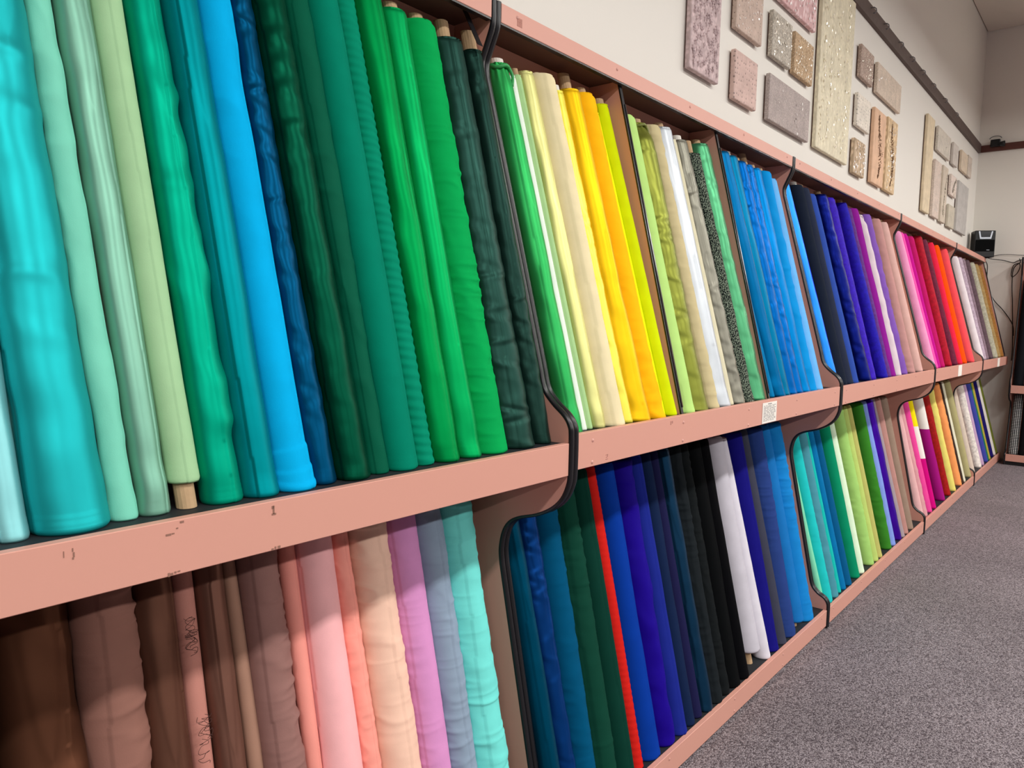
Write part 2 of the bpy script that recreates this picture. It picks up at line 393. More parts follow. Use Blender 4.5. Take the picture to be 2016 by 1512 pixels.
for i in range(3):
    for j in range(2): m.box(1.66+o1+i*0.008, 1.666+o1+i*0.008, 0.2978, 0.2990, 2.385+j*0.012, 2.396+j*0.012)
obj('glue_mark', m.mesh('glue_mark'), M_FAINT, t1)
pl = tag(obj('price_list', MB().box(0, 0.152, -0.0012, -0.0002, 0, 0.083).mesh('price_list'), M_PAPER, None, (2.866, 0, 1.163)), 'white printed paper list taped to the pink rail below the jade bolt', 'label')
m = MB(); random.seed(3)
m.box(0.055, 0.095, -0.0018, -0.0013, 0.075, 0.078)
for i in range(13):
    z = 0.069-i*0.005; x = 0.012
    while x < 0.125:
        w = random.uniform(0.008, 0.03); m.box(x, min(x+w, 0.14), -0.0018, -0.0013, z, z+0.0017); x += w+random.uniform(0.003, 0.012)
obj('printed_text', m.mesh('printed_text'), M_INK, pl)
tag(obj('tape_label', MB().box(0, 0.17, -0.0012, -0.0002, 0, 0.094).mesh('tape_label'), M_PAPER, None, (7.22, 0, 1.161)), 'white paper strip on the rail below the poppy red bolt', 'label', 'white rail strips')
tag(obj('tape_label', MB().box(0, 0.17, -0.0012, -0.0002, 0, 0.094).mesh('tape_label'), M_PAPER, None, (9.64, 0, 1.161)), 'white paper strip on the rail at the far end bay', 'label', 'white rail strips')

# ------------------------------------------------------------------ fabric bolts
rng = np.random.default_rng(11)
def vnoise(u, v, pu, seed):
    """periodic-in-u value noise, -1..1; u in cells of pu, v in cells"""
    g = np.random.default_rng(seed); nv = int(np.max(v))+3
    G = g.uniform(-1, 1, (pu, nv))
    iu = np.floor(u).astype(int); iv = np.floor(v).astype(int); fu = u-iu; fv = v-iv
    fu = fu*fu*(3-2*fu); fv = fv*fv*(3-2*fv)
    a = G[iu % pu, iv]; b = G[(iu+1) % pu, iv]; c = G[iu % pu, iv+1]; d = G[(iu+1) % pu, iv+1]
    return (a*(1-fu)+b*fu)*(1-fv) + (c*(1-fu)+d*fu)*fv

def bolt_fabric(r, rt, h, dx, dy, fin, seed, nt, nz, style, z0=0.0, rc=0.018):
    g = np.random.default_rng(seed)
    zz = np.linspace(0, 1, nz)[:, None]; nf = int(nt*0.78)
    th = np.concatenate([np.linspace(0.92*PI, 2.08*PI, nf, endpoint=False), np.linspace(2.08*PI, 2.92*PI, nt-nf, endpoint=False)])[None, :]
    Z = z0 + zz*(h-z0) + 0*th; TH = th + 0*zz; U = TH/(2*PI)
    k = min(1.0, r/0.045)
    def vn(pu, fz, s, slant=0.0): 
        return vnoise((U*pu + slant*Z) % pu, Z*fz + 2.0, pu, seed*31+s)
    lf = 0.5 if fin in ('zig', 'satin', 'silk') else 1.0
    d = lf*(r*0.026*vn(2, 4, 1) + r*0.03*vn(3, 2.2, 2))
    if fin == 'zig':
        ph = 2.4*vn(1, 36, 3) + 1.6*vn(1, 14, 4)
        msk = 0.35+0.65*np.clip(vn(1, 3.2, 5)+0.5, 0, 1)
        d = d + k*0.0015*np.sin(3*TH + 1.3*ph*msk) + k*0.0003*msk*vn(3, 30, 6)
    elif fin == 'satin':
        ph = 1.5*vn(1, 8, 3)
        d = d + k*0.0013*np.sin(3*TH+ph) + k*0.0009*vn(5, 12, 4) + k*0.0011*vn(4, 26, 5)*np.clip(vn(1, 3, 6)+0.2, 0, 1) + 0.004*k*np.exp(-((Z-z0)/0.09)**2)*vn(4, 22, 7)
    elif fin == 'rib':
        d = d + 0.0010*(0.2+0.8*np.clip(vn(1, 4, 4)+0.5, 0, 1))*np.sin(2*PI*(Z*50 + 1.0*U) + 2.0*vn(1, 9, 3))
    elif fin == 'silk':
        a = np.exp(-(vn(3, 12, 3, 2.4)/0.40)**2); sm = np.clip(0.6+0.7*vn(2, 3, 5)-0.35*(Z-0.5), 0.3, 1.2)
        d = d + k*sm*(0.0085*a + 0.0042*vn(4, 18, 4, 2.0))
    elif fin == 'soft':
        a = np.exp(-(vn(3, 13, 3, 1.6)/0.3)**2)
        d = d + k*0.0034*a + k*0.0024*vn(6, 20, 4, 2.0)
    elif fin == 'crease':
        a = vn(4, 30, 3, 2.2); b2 = vn(3, 52, 4, 1.5); a = np.exp(-(a/0.34)**2); b2 = np.exp(-(b2/0.34)**2); msk = np.clip(0.65+0.8*vn(2, 3.0, 5), 0.15, 1.2)
        d = d + k*msk*(0.0036*a + 0.0018*b2)
    elif fin == 'velvet':
        d = d + k*0.0014*vn(5, 16, 3) + k*0.0007*vn(9, 40, 4)
    elif fin == 'tweed':
        d = d + k*0.0026*vn(4, 14, 3) + k*0.0012*vn(8, 40, 4)
    else:
        d = d + k*0.0007*vn(4, 9, 3) + k*0.0004*vn(6, 25, 4)
    # the loose outer end of the cloth: a spiral step down the side
    ts = g.uniform(PI*1.05, PI*1.85) + 0.10*vn(1, 6, 8)
    fr = ((TH-ts) % (2*PI))/(2*PI)
    d = d + k*(0.0026 if nt >= 40 else 0.0008)*(1-fr)
    if fin == 'fray':
        d = d + k*0.0045*(0.5-np.abs(vn(3, 9, 3, 3.0)))*np.clip((Z-0.35)/0.4, 0, 1)
        for j, zt in enumerate((0.018, 0.040, 0.074)): d = d + 0.0024/(1+np.exp(np.clip(((Z-z0)-zt-0.006*np.sin(TH+j))/0.0010, -40, 40)))
    else:
        d = d + 0.0012*k*(np.floor(np.clip((0.035-(Z-z0))/0.009, 0, 3.99)))*0.5*(0.6+0.4*vn(3, 3, 9))
    R = (r + (rt-r)*Z/h)*0.955 + d
    if style == 3:      # gathered and tied at the top
        s = np.clip((Z-(h-0.075))/0.075, 0, 1); s = s*s*(3-2*s)
        R = R*(1-s) + (rc+0.006+0.003*np.sin(9*TH))*s
    else:
        R = R*(1-0.10*np.clip((Z-(h-0.012))/0.012, 0, 1)**2)
        R = R*(1-0.08*np.clip(((z0+0.008)-Z)/0.008, 0, 1)**2)
    bow = np.sin(PI*zz); bx = g.uniform(-0.003, 0.003)
    t = Z/h
    Xc = dx*t + bx*bow; Yc = dy*t
    P = np.stack([Xc + R*np.cos(TH), Yc + R*np.sin(TH), Z + 0*R], -1)
    jag = 0.0022*vnoise(U*14 % 14, 0*U+1.0, 14, seed)
    P[-1, :, 2] += jag[-1]; 
    # end discs: rolled layers stepping in to the core
    def ring(src, rr, dz):
        Q = src.copy(); c = np.array([src[:, 0].mean(), src[:, 1].mean(), 0])
        rad = np.linalg.norm(src[:, :2]-c[:2], axis=1)[:, None]
        Q[:, :2] = c[:2] + (src[:, :2]-c[:2])/rad*rr; Q[:, 2] = src[:, 2].mean() + dz; return Q
    rows = [ring(P[0], rc, 0.002)] + list(P) + [ring(P[-1], (r+rc)/2 if style != 3 else rc+0.003, 0.001), ring(P[-1], rc, -0.003)]
    A = np.array(rows); nr = len(rows)
    me = bpy.data.meshes.new('fabric'); nvt = nr*nt
    me.vertices.add(nvt); me.vertices.foreach_set('co', A.astype(np.float32).ravel())
    i, j = np.meshgrid(np.arange(nr-1), np.arange(nt), indexing='ij')
    q = np.stack([i*nt+j, i*nt+(j+1) % nt, (i+1)*nt+(j+1) % nt, (i+1)*nt+j], -1).reshape(-1, 4)
    nf = len(q); me.loops.add(nf*4); me.loops.foreach_set('vertex_index', q.astype(np.int32).ravel())
    me.polygons.add(nf); me.polygons.foreach_set('loop_start', np.arange(0, nf*4, 4, dtype=np.int32)); me.polygons.foreach_set('loop_total', np.full(nf, 4, np.int32))
    me.polygons.foreach_set('use_smooth', np.ones(nf, bool)); me.update(calc_edges=True)
    return me

def core_mesh(rc, z0, z1, dx, dy, h, nt=16):
    rows = []
    for rr, z in ((rc*0.82, z0), (rc, z0), (rc, z1), (rc*0.82, z1), (rc*0.8, z1-0.03)):
        t = z/h; a = np.arange(nt+1)/nt*2*PI
        rows.append(np.stack([dx*t+rr*np.cos(a), dy*t+rr*np.sin(a), 0*a+z], -1))
    return MB().grid(np.array(rows)).mesh('core')

# shelf, bay, colour, dye strength, finish, x at foot, x at top, radius, top height, core style, label
TABLE = [
('U',0,'dcecf0',1.00,'satin',0.262,0.235,0.036,0.036,2.31,1,'ice white satin bolt at the far left end of the upper shelf'),
('U',0,'8fd4d8',1.00,'satin',0.322,0.294,0.023,0.022,2.31,1,'slim pale aqua bolt squeezed beside the ice white satin bolt'),
('U',0,'22b4b8',1.00,'silk',0.399,0.370,0.053,0.053,2.31,1,'thick turquoise satin bolt with soft folds near its foot'),
('U',0,'78ccb4',1.00,'soft',0.472,0.443,0.020,0.020,2.31,1,'seafoam green bolt with puckered sides right of the turquoise satin'),
('U',0,'82b8a2',1.00,'satin',0.518,0.496,0.025,0.032,2.31,1,'sage grey satin bolt with a vertical sheen'),
('U',0,'a0c89a',1.00,'matte',0.571,0.556,0.026,0.028,2.31,1,'pale pistachio bolt raised on its cardboard core'),
('U',0,'02a080',1.00,'silk',0.631,0.618,0.033,0.033,2.31,1,'emerald satin bolt bunched up near its foot'),
('U',0,'008a92',1.00,'satin',0.700,0.691,0.036,0.038,2.31,1,'deep teal satin bolt beside the azure cotton'),
('U',0,'04aae4',1.00,'fray',0.772,0.765,0.035,0.035,2.31,1,'bright azure cotton bolt with three frayed hems at its foot'),
('U',0,'00486e',1.00,'zig',0.836,0.826,0.028,0.025,2.31,1,'dark petrol blue satin bolt with zigzag sheen'),
('U',0,'024a34',1.00,'zig',0.905,0.892,0.040,0.040,2.31,1,'bottle green satin bolt with zigzag folds'),
('U',0,'02563f',1.00,'soft',0.970,0.964,0.024,0.031,2.31,1,'dark green bolt with one loose layer hanging down its front'),
('U',0,'007b62',1.00,'matte',1.033,1.037,0.038,0.042,2.31,1,'smooth deep sea green bolt beside the rippled one'),
('U',0,'028566',1.00,'rib',1.098,1.106,0.026,0.027,2.33,1,'rippled sea green bolt with close sideways creases'),
('U',0,'019048',1.00,'satin',1.162,1.176,0.037,0.042,2.35,1,'kelly green satin bolt whose dark top fold is tied over'),
('U',0,'06a257',1.00,'satin',1.236,1.258,0.035,0.039,2.31,1,'slim kelly green satin bolt with a bare core above'),
('U',0,'05a050',1.00,'crease',1.319,1.344,0.047,0.047,2.31,1,'thick grass green bolt with creased matte cloth and a trimmed top'),
('U',0,'24463e',1.00,'zig',1.425,1.441,0.058,0.049,2.29,2,'dark spruce satin bolt with a long seam down its side'),
('U',0,'1e3a33',1.00,'zig',1.515,1.520,0.032,0.029,2.28,2,'crumpled charcoal green satin bolt against the upright panel'),
('U',1,'36ae5c',1.00,'satin',1.641,1.658,0.034,0.034,2.29,3,'bright green satin bolt knotted at its top'),
('U',1,'e4efe4',1.00,'matte',1.692,1.708,0.016,0.016,2.27,0,'thin white bolt edge beside the bright green satin'),
('U',1,'a6cc90',1.00,'matte',1.723,1.740,0.015,0.015,2.28,1,'slim celery green bolt behind the white edge'),
('U',1,'e2e094',1.00,'satin',1.768,1.784,0.028,0.028,2.30,0,'pale lemon green satin bolt with a ruffled foot'),
('U',1,'e8dab0',1.00,'matte',1.845,1.862,0.048,0.048,2.31,0,'thick cream bolt among the yellow bolts'),
('U',1,'f0e25a',1.00,'zig',1.921,1.936,0.026,0.026,2.28,1,'crinkled lemon satin bolt between the cream and gold bolts'),
('U',1,'f4c41c',1.00,'satin',1.995,2.005,0.047,0.042,2.30,2,'golden yellow satin bolt with a bare brown core above'),
('U',1,'fdbc14',1.00,'crease',2.086,2.090,0.042,0.042,2.31,1,'amber yellow bolt with short sideways creases'),
('U',1,'f4f010',1.00,'matte',2.146,2.150,0.017,0.017,2.26,0,'acid yellow bolt tucked beside the lime one'),
('U',1,'cfe008',1.00,'matte',2.195,2.198,0.031,0.030,2.30,1,'lime yellow bolt next to the divider'),
('U',1,'b6de80',1.00,'matte',2.303,2.333,0.049,0.053,2.29,0,'light apple green bolt just past the divider'),
('U',1,'868c3c',1.00,'zig',2.408,2.443,0.054,0.056,2.29,3,'olive satin bolt with a twisted top'),
('U',1,'c8ba90',1.00,'crease',2.502,2.539,0.038,0.039,2.30,0,'khaki bolt with fine sideways puckers'),
('U',1,'ccd2d8',1.00,'satin',2.589,2.626,0.048,0.047,2.31,1,'silver satin bolt with a broad highlight'),
('U',1,'d8d2b4',1.00,'matte',2.664,2.700,0.026,0.026,2.28,0,'thin ivory bolt behind the silver satin'),
('U',1,'88867a',1.00,'zig',2.733,2.767,0.041,0.040,2.29,1,'taupe grey satin bolt with pinched folds'),
('U',1,'6e756a',1.00,'tweed',2.829,2.854,0.054,0.046,2.25,2,'black and white flecked tweed bolt'),
('U',1,'55a475',1.00,'zig',2.939,2.951,0.054,0.050,2.31,1,'jade green satin bolt left of the second divider'),
('U',1,'0a86c4',0.80,'matte',3.104,3.100,0.019,0.019,2.27,0,'thin blue bolt edge right behind the second divider'),
('U',1,'0270ac',0.80,'satin',3.163,3.169,0.039,0.049,2.32,1,'ocean blue satin bolt first among the blue bolts'),
('U',1,'0080b0',0.80,'satin',3.239,3.264,0.036,0.046,2.32,1,'teal blue satin bolt second among the blue bolts'),
('U',1,'0068bc',0.80,'zig',3.317,3.361,0.042,0.049,2.31,1,'cobalt satin bolt with rippled sheen'),
('U',1,'0070c8',0.80,'zig',3.399,3.454,0.039,0.043,2.31,2,'mid blue satin bolt with a puckered edge'),
('U',1,'008ad8',0.80,'satin',3.483,3.542,0.043,0.045,2.31,1,'cerulean bolt with a pale core end'),
('U',1,'009ff0',0.80,'soft',3.578,3.640,0.051,0.052,2.31,1,'vivid sky blue bolt with loose soft folds'),
('U',1,'6cb4ee',1.00,'matte',3.674,3.737,0.044,0.044,2.29,0,'pale baby blue bolt next to the upright panel'),
('U',2,'2f94fc',1.00,'satin',3.962,3.963,0.034,0.034,2.31,0,'dodger blue satin bolt behind the S curved upright'),
('U',2,'1038e8',1.00,'matte',4.015,4.018,0.018,0.018,2.29,0,'thin royal blue bolt edge'),
('U',2,'1c2434',0.85,'matte',4.084,4.137,0.050,0.050,2.32,1,'ink navy bolt with a white core end'),
('U',2,'2c3348',0.85,'matte',4.196,4.239,0.051,0.051,2.32,1,'charcoal navy bolt with a brown core end'),
('U',2,'3554b0',0.85,'matte',4.297,4.340,0.049,0.049,2.30,1,'denim blue bolt beside the navy satin'),
('U',2,'0e1c78',0.85,'zig',4.559,4.557,0.053,0.053,2.33,1,'glossy midnight blue bolt with fine zigzag sheen'),
('U',2,'3a16c4',0.85,'velvet',4.666,4.697,0.053,0.053,2.33,0,'violet blue velvet bolt'),
('U',2,'1c06b0',0.85,'velvet',4.937,4.991,0.045,0.045,2.34,1,'thick ultramarine velvet bolt'),
('U',2,'5a2c7c',1.00,'velvet',5.023,5.077,0.040,0.040,2.32,1,'thin plum pile bolt with a nubby edge'),
('U',2,'8c1e90',1.00,'matte',5.143,5.197,0.054,0.054,2.33,0,'magenta purple bolt'),
('U',2,'d8c8d0',1.00,'soft',5.290,5.340,0.054,0.054,2.31,3,'pale lilac white bolt with a knotted top'),
('U',2,'8056b0',1.00,'soft',5.448,5.503,0.054,0.054,2.33,0,'lavender bolt with a ruffled selvedge'),
('U',2,'be8e8a',1.00,'crease',5.679,5.747,0.054,0.054,2.33,0,'dusty rose satin bolt with deep sideways creases'),
('U',2,'d8aea6',1.00,'matte',5.926,5.964,0.054,0.054,2.33,1,'blush pink bolt against the third upright'),
('U',3,'ee9cc6',1.00,'matte',6.397,6.398,0.046,0.046,2.31,0,'pale pink bolt half hidden by the third upright'),
('U',3,'f058ac',1.00,'matte',6.487,6.488,0.043,0.043,2.31,0,'hot pink bolt beside the pale pink one'),
('U',3,'c0148c',1.00,'matte',6.582,6.582,0.051,0.051,2.31,0,'fuchsia bolt behind the hot pink one'),
('U',3,'bc1a66',1.00,'matte',6.746,6.791,0.054,0.054,2.31,0,'berry crimson bolt'),
('U',3,'b00a28',1.00,'velvet',7.078,7.146,0.054,0.054,2.35,1,'deep red velvet bolt'),
('U',3,'6a1a38',1.00,'velvet',7.338,7.348,0.054,0.054,2.34,1,'thin wine red bolt with a white core end'),
('U',3,'e62848',1.00,'matte',7.568,7.630,0.054,0.054,2.34,1,'poppy red bolt beside the orange one'),
('U',3,'ff5410',1.00,'matte',7.811,7.879,0.054,0.054,2.34,0,'bright orange bolt'),
('U',3,'fc565e',1.00,'matte',8.221,8.289,0.054,0.054,2.34,0,'coral bolt next to the fourth upright'),
('U',4,'e6dce0',1.00,'matte',8.839,8.833,0.054,0.054,2.31,0,'white bolt first past the last upright'),
('U',4,'b6a2b2',1.00,'velvet',9.014,9.083,0.054,0.054,2.32,0,'lilac grey crushed velvet bolt'),
('U',4,'88727e',1.00,'velvet',9.196,9.256,0.054,0.054,2.32,0,'mauve grey velvet bolt'),
('U',4,'5e4a52',1.00,'velvet',9.499,9.567,0.054,0.054,2.33,1,'dark mauve velvet bolt'),
('U',4,'b0ac98',1.00,'velvet',9.868,9.936,0.054,0.054,2.33,0,'pale sage velvet bolt'),
('U',4,'a28656',1.00,'velvet',10.122,10.190,0.054,0.054,2.33,0,'antique gold velvet bolt'),
('U',4,'9c6a32',1.00,'velvet',10.391,10.441,0.054,0.054,2.33,0,'bronze velvet bolt at the end of the upper shelf'),
('L',0,'1c1a14',1.00,'satin',0.315,0.300,0.037,0.037,1.08,0,'almost black bolt at the far left of the lower shelf'),
('L',0,'5c3a2a',1.00,'silk',0.400,0.403,0.046,0.063,1.08,0,'dark chocolate satin bolt with slanting folds'),
('L',0,'8c6358',1.00,'crease',0.499,0.519,0.051,0.053,1.08,0,'wide cocoa rose bolt with low creases'),
('L',0,'6e4a3c',1.00,'satin',0.592,0.612,0.041,0.039,1.08,0,'glossy brown satin bolt with a pale streak'),
('L',0,'b87e72',1.00,'matte',0.653,0.673,0.019,0.021,1.08,0,'dusty coral bolt with loose tangled threads'),
('L',0,'80594c',1.00,'satin',0.704,0.726,0.032,0.031,1.08,0,'mocha satin bolt right of the threads'),
('L',0,'a07a68',1.00,'matte',0.755,0.772,0.018,0.014,1.08,0,'thin tan bolt edge beside the mocha satin'),
('L',0,'906a64',1.00,'crease',0.818,0.833,0.044,0.045,1.08,0,'mauve brown jersey bolt with many sideways folds'),
('L',0,'ea968a',1.00,'matte',0.878,0.908,0.015,0.021,1.08,0,'salmon bolt between mauve brown and pink'),
('L',0,'f6b6b8',1.00,'matte',0.950,0.977,0.055,0.047,1.08,0,'smooth baby pink bolt'),
('L',0,'f59e90',1.00,'crease',1.031,1.049,0.024,0.024,1.08,0,'peach pink bolt with a puckered edge'),
('L',0,'f0c6b0',1.00,'crease',1.110,1.128,0.054,0.053,1.08,0,'pale peach bolt with sideways folds'),
('L',0,'d490c4',1.00,'crease',1.208,1.231,0.043,0.049,1.08,0,'orchid mauve bolt with sideways folds'),
('L',0,'8a9cb0',1.00,'crease',1.292,1.327,0.041,0.045,1.08,0,'blue grey bolt beside the aqua one'),
('L',0,'74ded6',1.00,'crease',1.393,1.429,0.059,0.057,1.08,0,'light aqua bolt against the first lower upright'),
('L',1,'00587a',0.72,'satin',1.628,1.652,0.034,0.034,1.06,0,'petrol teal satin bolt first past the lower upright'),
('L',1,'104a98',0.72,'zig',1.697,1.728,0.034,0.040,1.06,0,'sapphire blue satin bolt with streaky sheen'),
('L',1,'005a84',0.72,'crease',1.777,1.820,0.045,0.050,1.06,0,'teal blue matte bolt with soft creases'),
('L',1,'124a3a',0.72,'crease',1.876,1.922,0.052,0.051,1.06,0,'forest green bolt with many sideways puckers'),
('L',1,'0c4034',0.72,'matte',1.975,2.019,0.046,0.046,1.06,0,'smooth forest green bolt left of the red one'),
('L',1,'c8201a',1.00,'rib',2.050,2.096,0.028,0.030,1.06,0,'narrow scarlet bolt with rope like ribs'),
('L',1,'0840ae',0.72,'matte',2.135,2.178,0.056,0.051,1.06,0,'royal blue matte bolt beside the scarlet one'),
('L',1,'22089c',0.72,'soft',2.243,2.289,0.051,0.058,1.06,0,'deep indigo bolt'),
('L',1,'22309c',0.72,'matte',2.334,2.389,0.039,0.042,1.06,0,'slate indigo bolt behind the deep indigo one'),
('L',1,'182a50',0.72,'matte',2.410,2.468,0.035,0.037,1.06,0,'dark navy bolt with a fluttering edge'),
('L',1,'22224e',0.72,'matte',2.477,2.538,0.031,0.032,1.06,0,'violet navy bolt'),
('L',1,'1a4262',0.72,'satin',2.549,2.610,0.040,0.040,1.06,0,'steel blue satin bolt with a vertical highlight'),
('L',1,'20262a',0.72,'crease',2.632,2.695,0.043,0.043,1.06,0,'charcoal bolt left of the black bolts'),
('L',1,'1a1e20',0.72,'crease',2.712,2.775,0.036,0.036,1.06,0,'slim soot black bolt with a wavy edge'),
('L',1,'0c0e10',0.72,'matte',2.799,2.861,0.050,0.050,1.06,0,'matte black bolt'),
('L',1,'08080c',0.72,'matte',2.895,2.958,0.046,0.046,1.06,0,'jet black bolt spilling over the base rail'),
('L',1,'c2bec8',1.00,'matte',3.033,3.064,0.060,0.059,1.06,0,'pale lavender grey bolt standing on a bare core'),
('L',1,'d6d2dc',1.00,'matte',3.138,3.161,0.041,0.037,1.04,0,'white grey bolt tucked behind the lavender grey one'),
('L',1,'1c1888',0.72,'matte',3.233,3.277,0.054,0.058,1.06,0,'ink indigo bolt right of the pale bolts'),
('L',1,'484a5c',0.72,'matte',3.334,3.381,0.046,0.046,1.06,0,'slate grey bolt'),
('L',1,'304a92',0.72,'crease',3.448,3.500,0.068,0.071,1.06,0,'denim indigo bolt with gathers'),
('L',1,'1a70b8',1.00,'matte',3.573,3.630,0.056,0.058,1.06,0,'steel sky blue bolt on a bare core'),
('L',1,'1880ca',1.00,'crease',3.700,3.756,0.070,0.068,1.06,0,'azure bolt with slanting folds by the lower upright'),
('L',2,'80d8b0',1.00,'matte',3.951,3.951,0.022,0.022,1.05,0,'thin mint bolt behind the second lower upright'),
('L',2,'22c0c0',1.00,'crease',4.017,4.041,0.043,0.043,1.05,0,'turquoise matte bolt'),
('L',2,'4a90a0',1.00,'crease',4.122,4.151,0.048,0.048,1.05,0,'grey teal bolt with slanting wrinkles'),
('L',2,'18b8ae',1.00,'matte',4.203,4.232,0.032,0.032,1.05,0,'thin aqua green bolt edge'),
('L',2,'0870aa',1.00,'matte',4.274,4.302,0.037,0.037,1.05,0,'marine blue bolt'),
('L',2,'085888',1.00,'matte',4.369,4.398,0.043,0.043,1.05,0,'dark cyan blue bolt left of the jade one'),
('L',2,'088a62',1.00,'matte',4.539,4.567,0.055,0.055,1.05,0,'jade green bolt'),
('L',2,'daf0d2',1.00,'matte',4.642,4.671,0.047,0.047,1.05,0,'thin white mint bolt'),
('L',2,'a0cc70',1.00,'crease',4.852,4.881,0.052,0.052,1.05,0,'spring green terry bolt'),
('L',2,'b6cc70',1.00,'matte',4.953,4.982,0.048,0.048,1.05,0,'pale yellow green bolt'),
('L',2,'b8b668',1.00,'matte',5.050,5.078,0.047,0.047,1.05,0,'dull khaki green bolt'),
('L',2,'388028',1.00,'crease',5.290,5.319,0.055,0.055,1.05,0,'leaf green bolt slumping over the base rail'),
('L',2,'8098e0',1.00,'matte',5.401,5.430,0.052,0.052,1.05,0,'periwinkle bolt'),
('L',2,'4410a4',1.00,'satin',5.570,5.599,0.050,0.050,1.05,0,'royal purple satin bolt'),
('L',2,'a09298',1.00,'matte',5.662,5.691,0.041,0.041,1.05,0,'mauve grey bolt behind the purple satin'),
('L',2,'b88880',1.00,'matte',5.776,5.805,0.049,0.049,1.05,0,'rosy taupe bolt'),
('L',2,'988272',1.00,'matte',5.936,5.965,0.055,0.055,1.05,0,'mushroom brown bolt by the third lower upright'),
('L',3,'e0b0b0',1.00,'matte',6.315,6.313,0.050,0.050,1.05,0,'shell pink bolt behind the third lower upright'),
('L',3,'d49ca0',1.00,'crease',6.422,6.413,0.050,0.050,1.05,0,'dusty pink bolt with a ruffled edge'),
('L',3,'e84a9a',1.00,'matte',6.603,6.580,0.055,0.055,1.05,0,'flamingo pink bolt on the lower shelf'),
('L',3,'d01080',1.00,'band',6.769,6.746,0.055,0.055,1.05,0,'bolt banded yellow, white and magenta'),
('L',3,'a81878',1.00,'band2',7.145,7.121,0.055,0.055,1.05,0,'bolt white above and purple below'),
('L',3,'a01410',1.00,'velvet',7.401,7.377,0.055,0.055,1.05,0,'brick red pile bolt'),
('L',3,'e8dc74',1.00,'crease',7.651,7.627,0.055,0.055,1.05,0,'pale yellow ruffled bolt'),
('L',3,'f8a060',1.00,'crease',7.962,7.939,0.054,0.054,1.05,0,'apricot orange bolt'),
('L',3,'403028',1.00,'matte',8.072,8.049,0.054,0.054,1.05,0,'dark brown bolt between apricot and ivory'),
('L',3,'e2dec4',1.00,'matte',8.186,8.162,0.053,0.053,1.05,0,'thin ivory bolt'),
('L',3,'b0a878',1.00,'matte',8.499,8.478,0.055,0.055,1.05,0,'antique khaki bolt by the last lower upright'),
('L',4,'d8c8b8',1.00,'matte',8.741,8.722,0.052,0.052,1.05,0,'pinkish cream bolt first past the last lower upright'),
('L',4,'ece4dc',1.00,'velvet',9.173,9.154,0.052,0.052,1.05,0,'fluffy white bolt on the lower shelf'),
('L',4,'c0a0c0',1.00,'matte',9.349,9.329,0.051,0.051,1.05,0,'thin lilac bolt beside the fluffy white one'),
('L',4,'4248a0',1.00,'matte',9.628,9.608,0.051,0.051,1.05,0,'violet blue bolt near the end of the lower shelf'),
('L',4,'207050',1.00,'matte',9.728,9.708,0.048,0.048,1.05,0,'thin green bolt edge near the shelf end'),
('L',4,'b0a040',1.00,'matte',9.838,9.819,0.050,0.050,1.05,0,'mustard bolt near the end of the lower shelf'),
('L',4,'201860',1.00,'matte',10.072,10.053,0.052,0.052,1.05,0,'dark navy bolt near the end of the lower shelf'),
('L',4,'d8d0c8',1.00,'matte',10.235,10.216,0.052,0.052,1.05,0,'off white bolt last but one on the lower shelf'),
('L',4,'707830',1.00,'matte',10.397,10.377,0.052,0.052,1.05,0,'olive bolt last on the lower shelf'),
]
GROUPS = {'U': 'fabric bolts on the upper shelf', 'L': 'fabric bolts on the lower shelf'}
RES = {0: (62, 340), 1: (40, 180), 2: (28, 110), 3: (20, 60), 4: (18, 46)}
LIFT = {'pale pistachio bolt raised on its cardboard core': 0.042, 'pale lavender grey bolt standing on a bare core': 0.06, 'steel sky blue bolt on a bare core': 0.03}
BOLT = {}
def make_bolt(loc, dx, dy, h, r, rt, col, fin, style, label, group, seed, res, lift=0.0, dye=1.0):
    root = tag(empty('fabric_bolt', loc), label, 'fabric bolt', group)
    rc = min(0.020, r*0.62)
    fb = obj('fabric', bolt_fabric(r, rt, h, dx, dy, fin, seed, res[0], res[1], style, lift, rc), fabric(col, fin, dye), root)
    top = {0: -0.004, 1: 0.022, 2: 0.058, 3: 0.016}[style]
    white = 'white core' in label or seed % 5 == 0
    co = obj('core', core_mesh(rc, 0.0005, h+top, dx, dy, h), M_CARDW if white else M_CARD, root, smooth=False)
    return root, fb
for n, (sh, k, col, dye, fin, xb, xt, r, rt, zt, style, label) in enumerate(TABLE):
    if sh == 'U':
        zb = 1.2345 if k == 0 else 1.2505; y0 = (0.030 if k == 0 else 0.020) + max(r, 0.040); zr = 2.30; yr = min(0.372, 0.436-r)
    else:
        zb = 0.0985; y0 = 0.012 + max(r, 0.040); zr = 1.06; yr = 0.315
    if label.startswith('crumpled charcoal'): yr = 0.350     # leans on the front of its neighbours
    h = zt-zb; f = h/(zr-zb)
    if len(label.split()) < 6: label = label + (' on the upper shelf' if sh == 'U' else ' on the lower shelf')
    BOLT[label] = make_bolt((xb, y0, zb), (xt-xb)*f, (yr-y0)*f, h, r, r+(rt-r)*f, col, fin, style, label, GROUPS[sh], n+1, RES[k], LIFT.get(label, 0.0), dye)

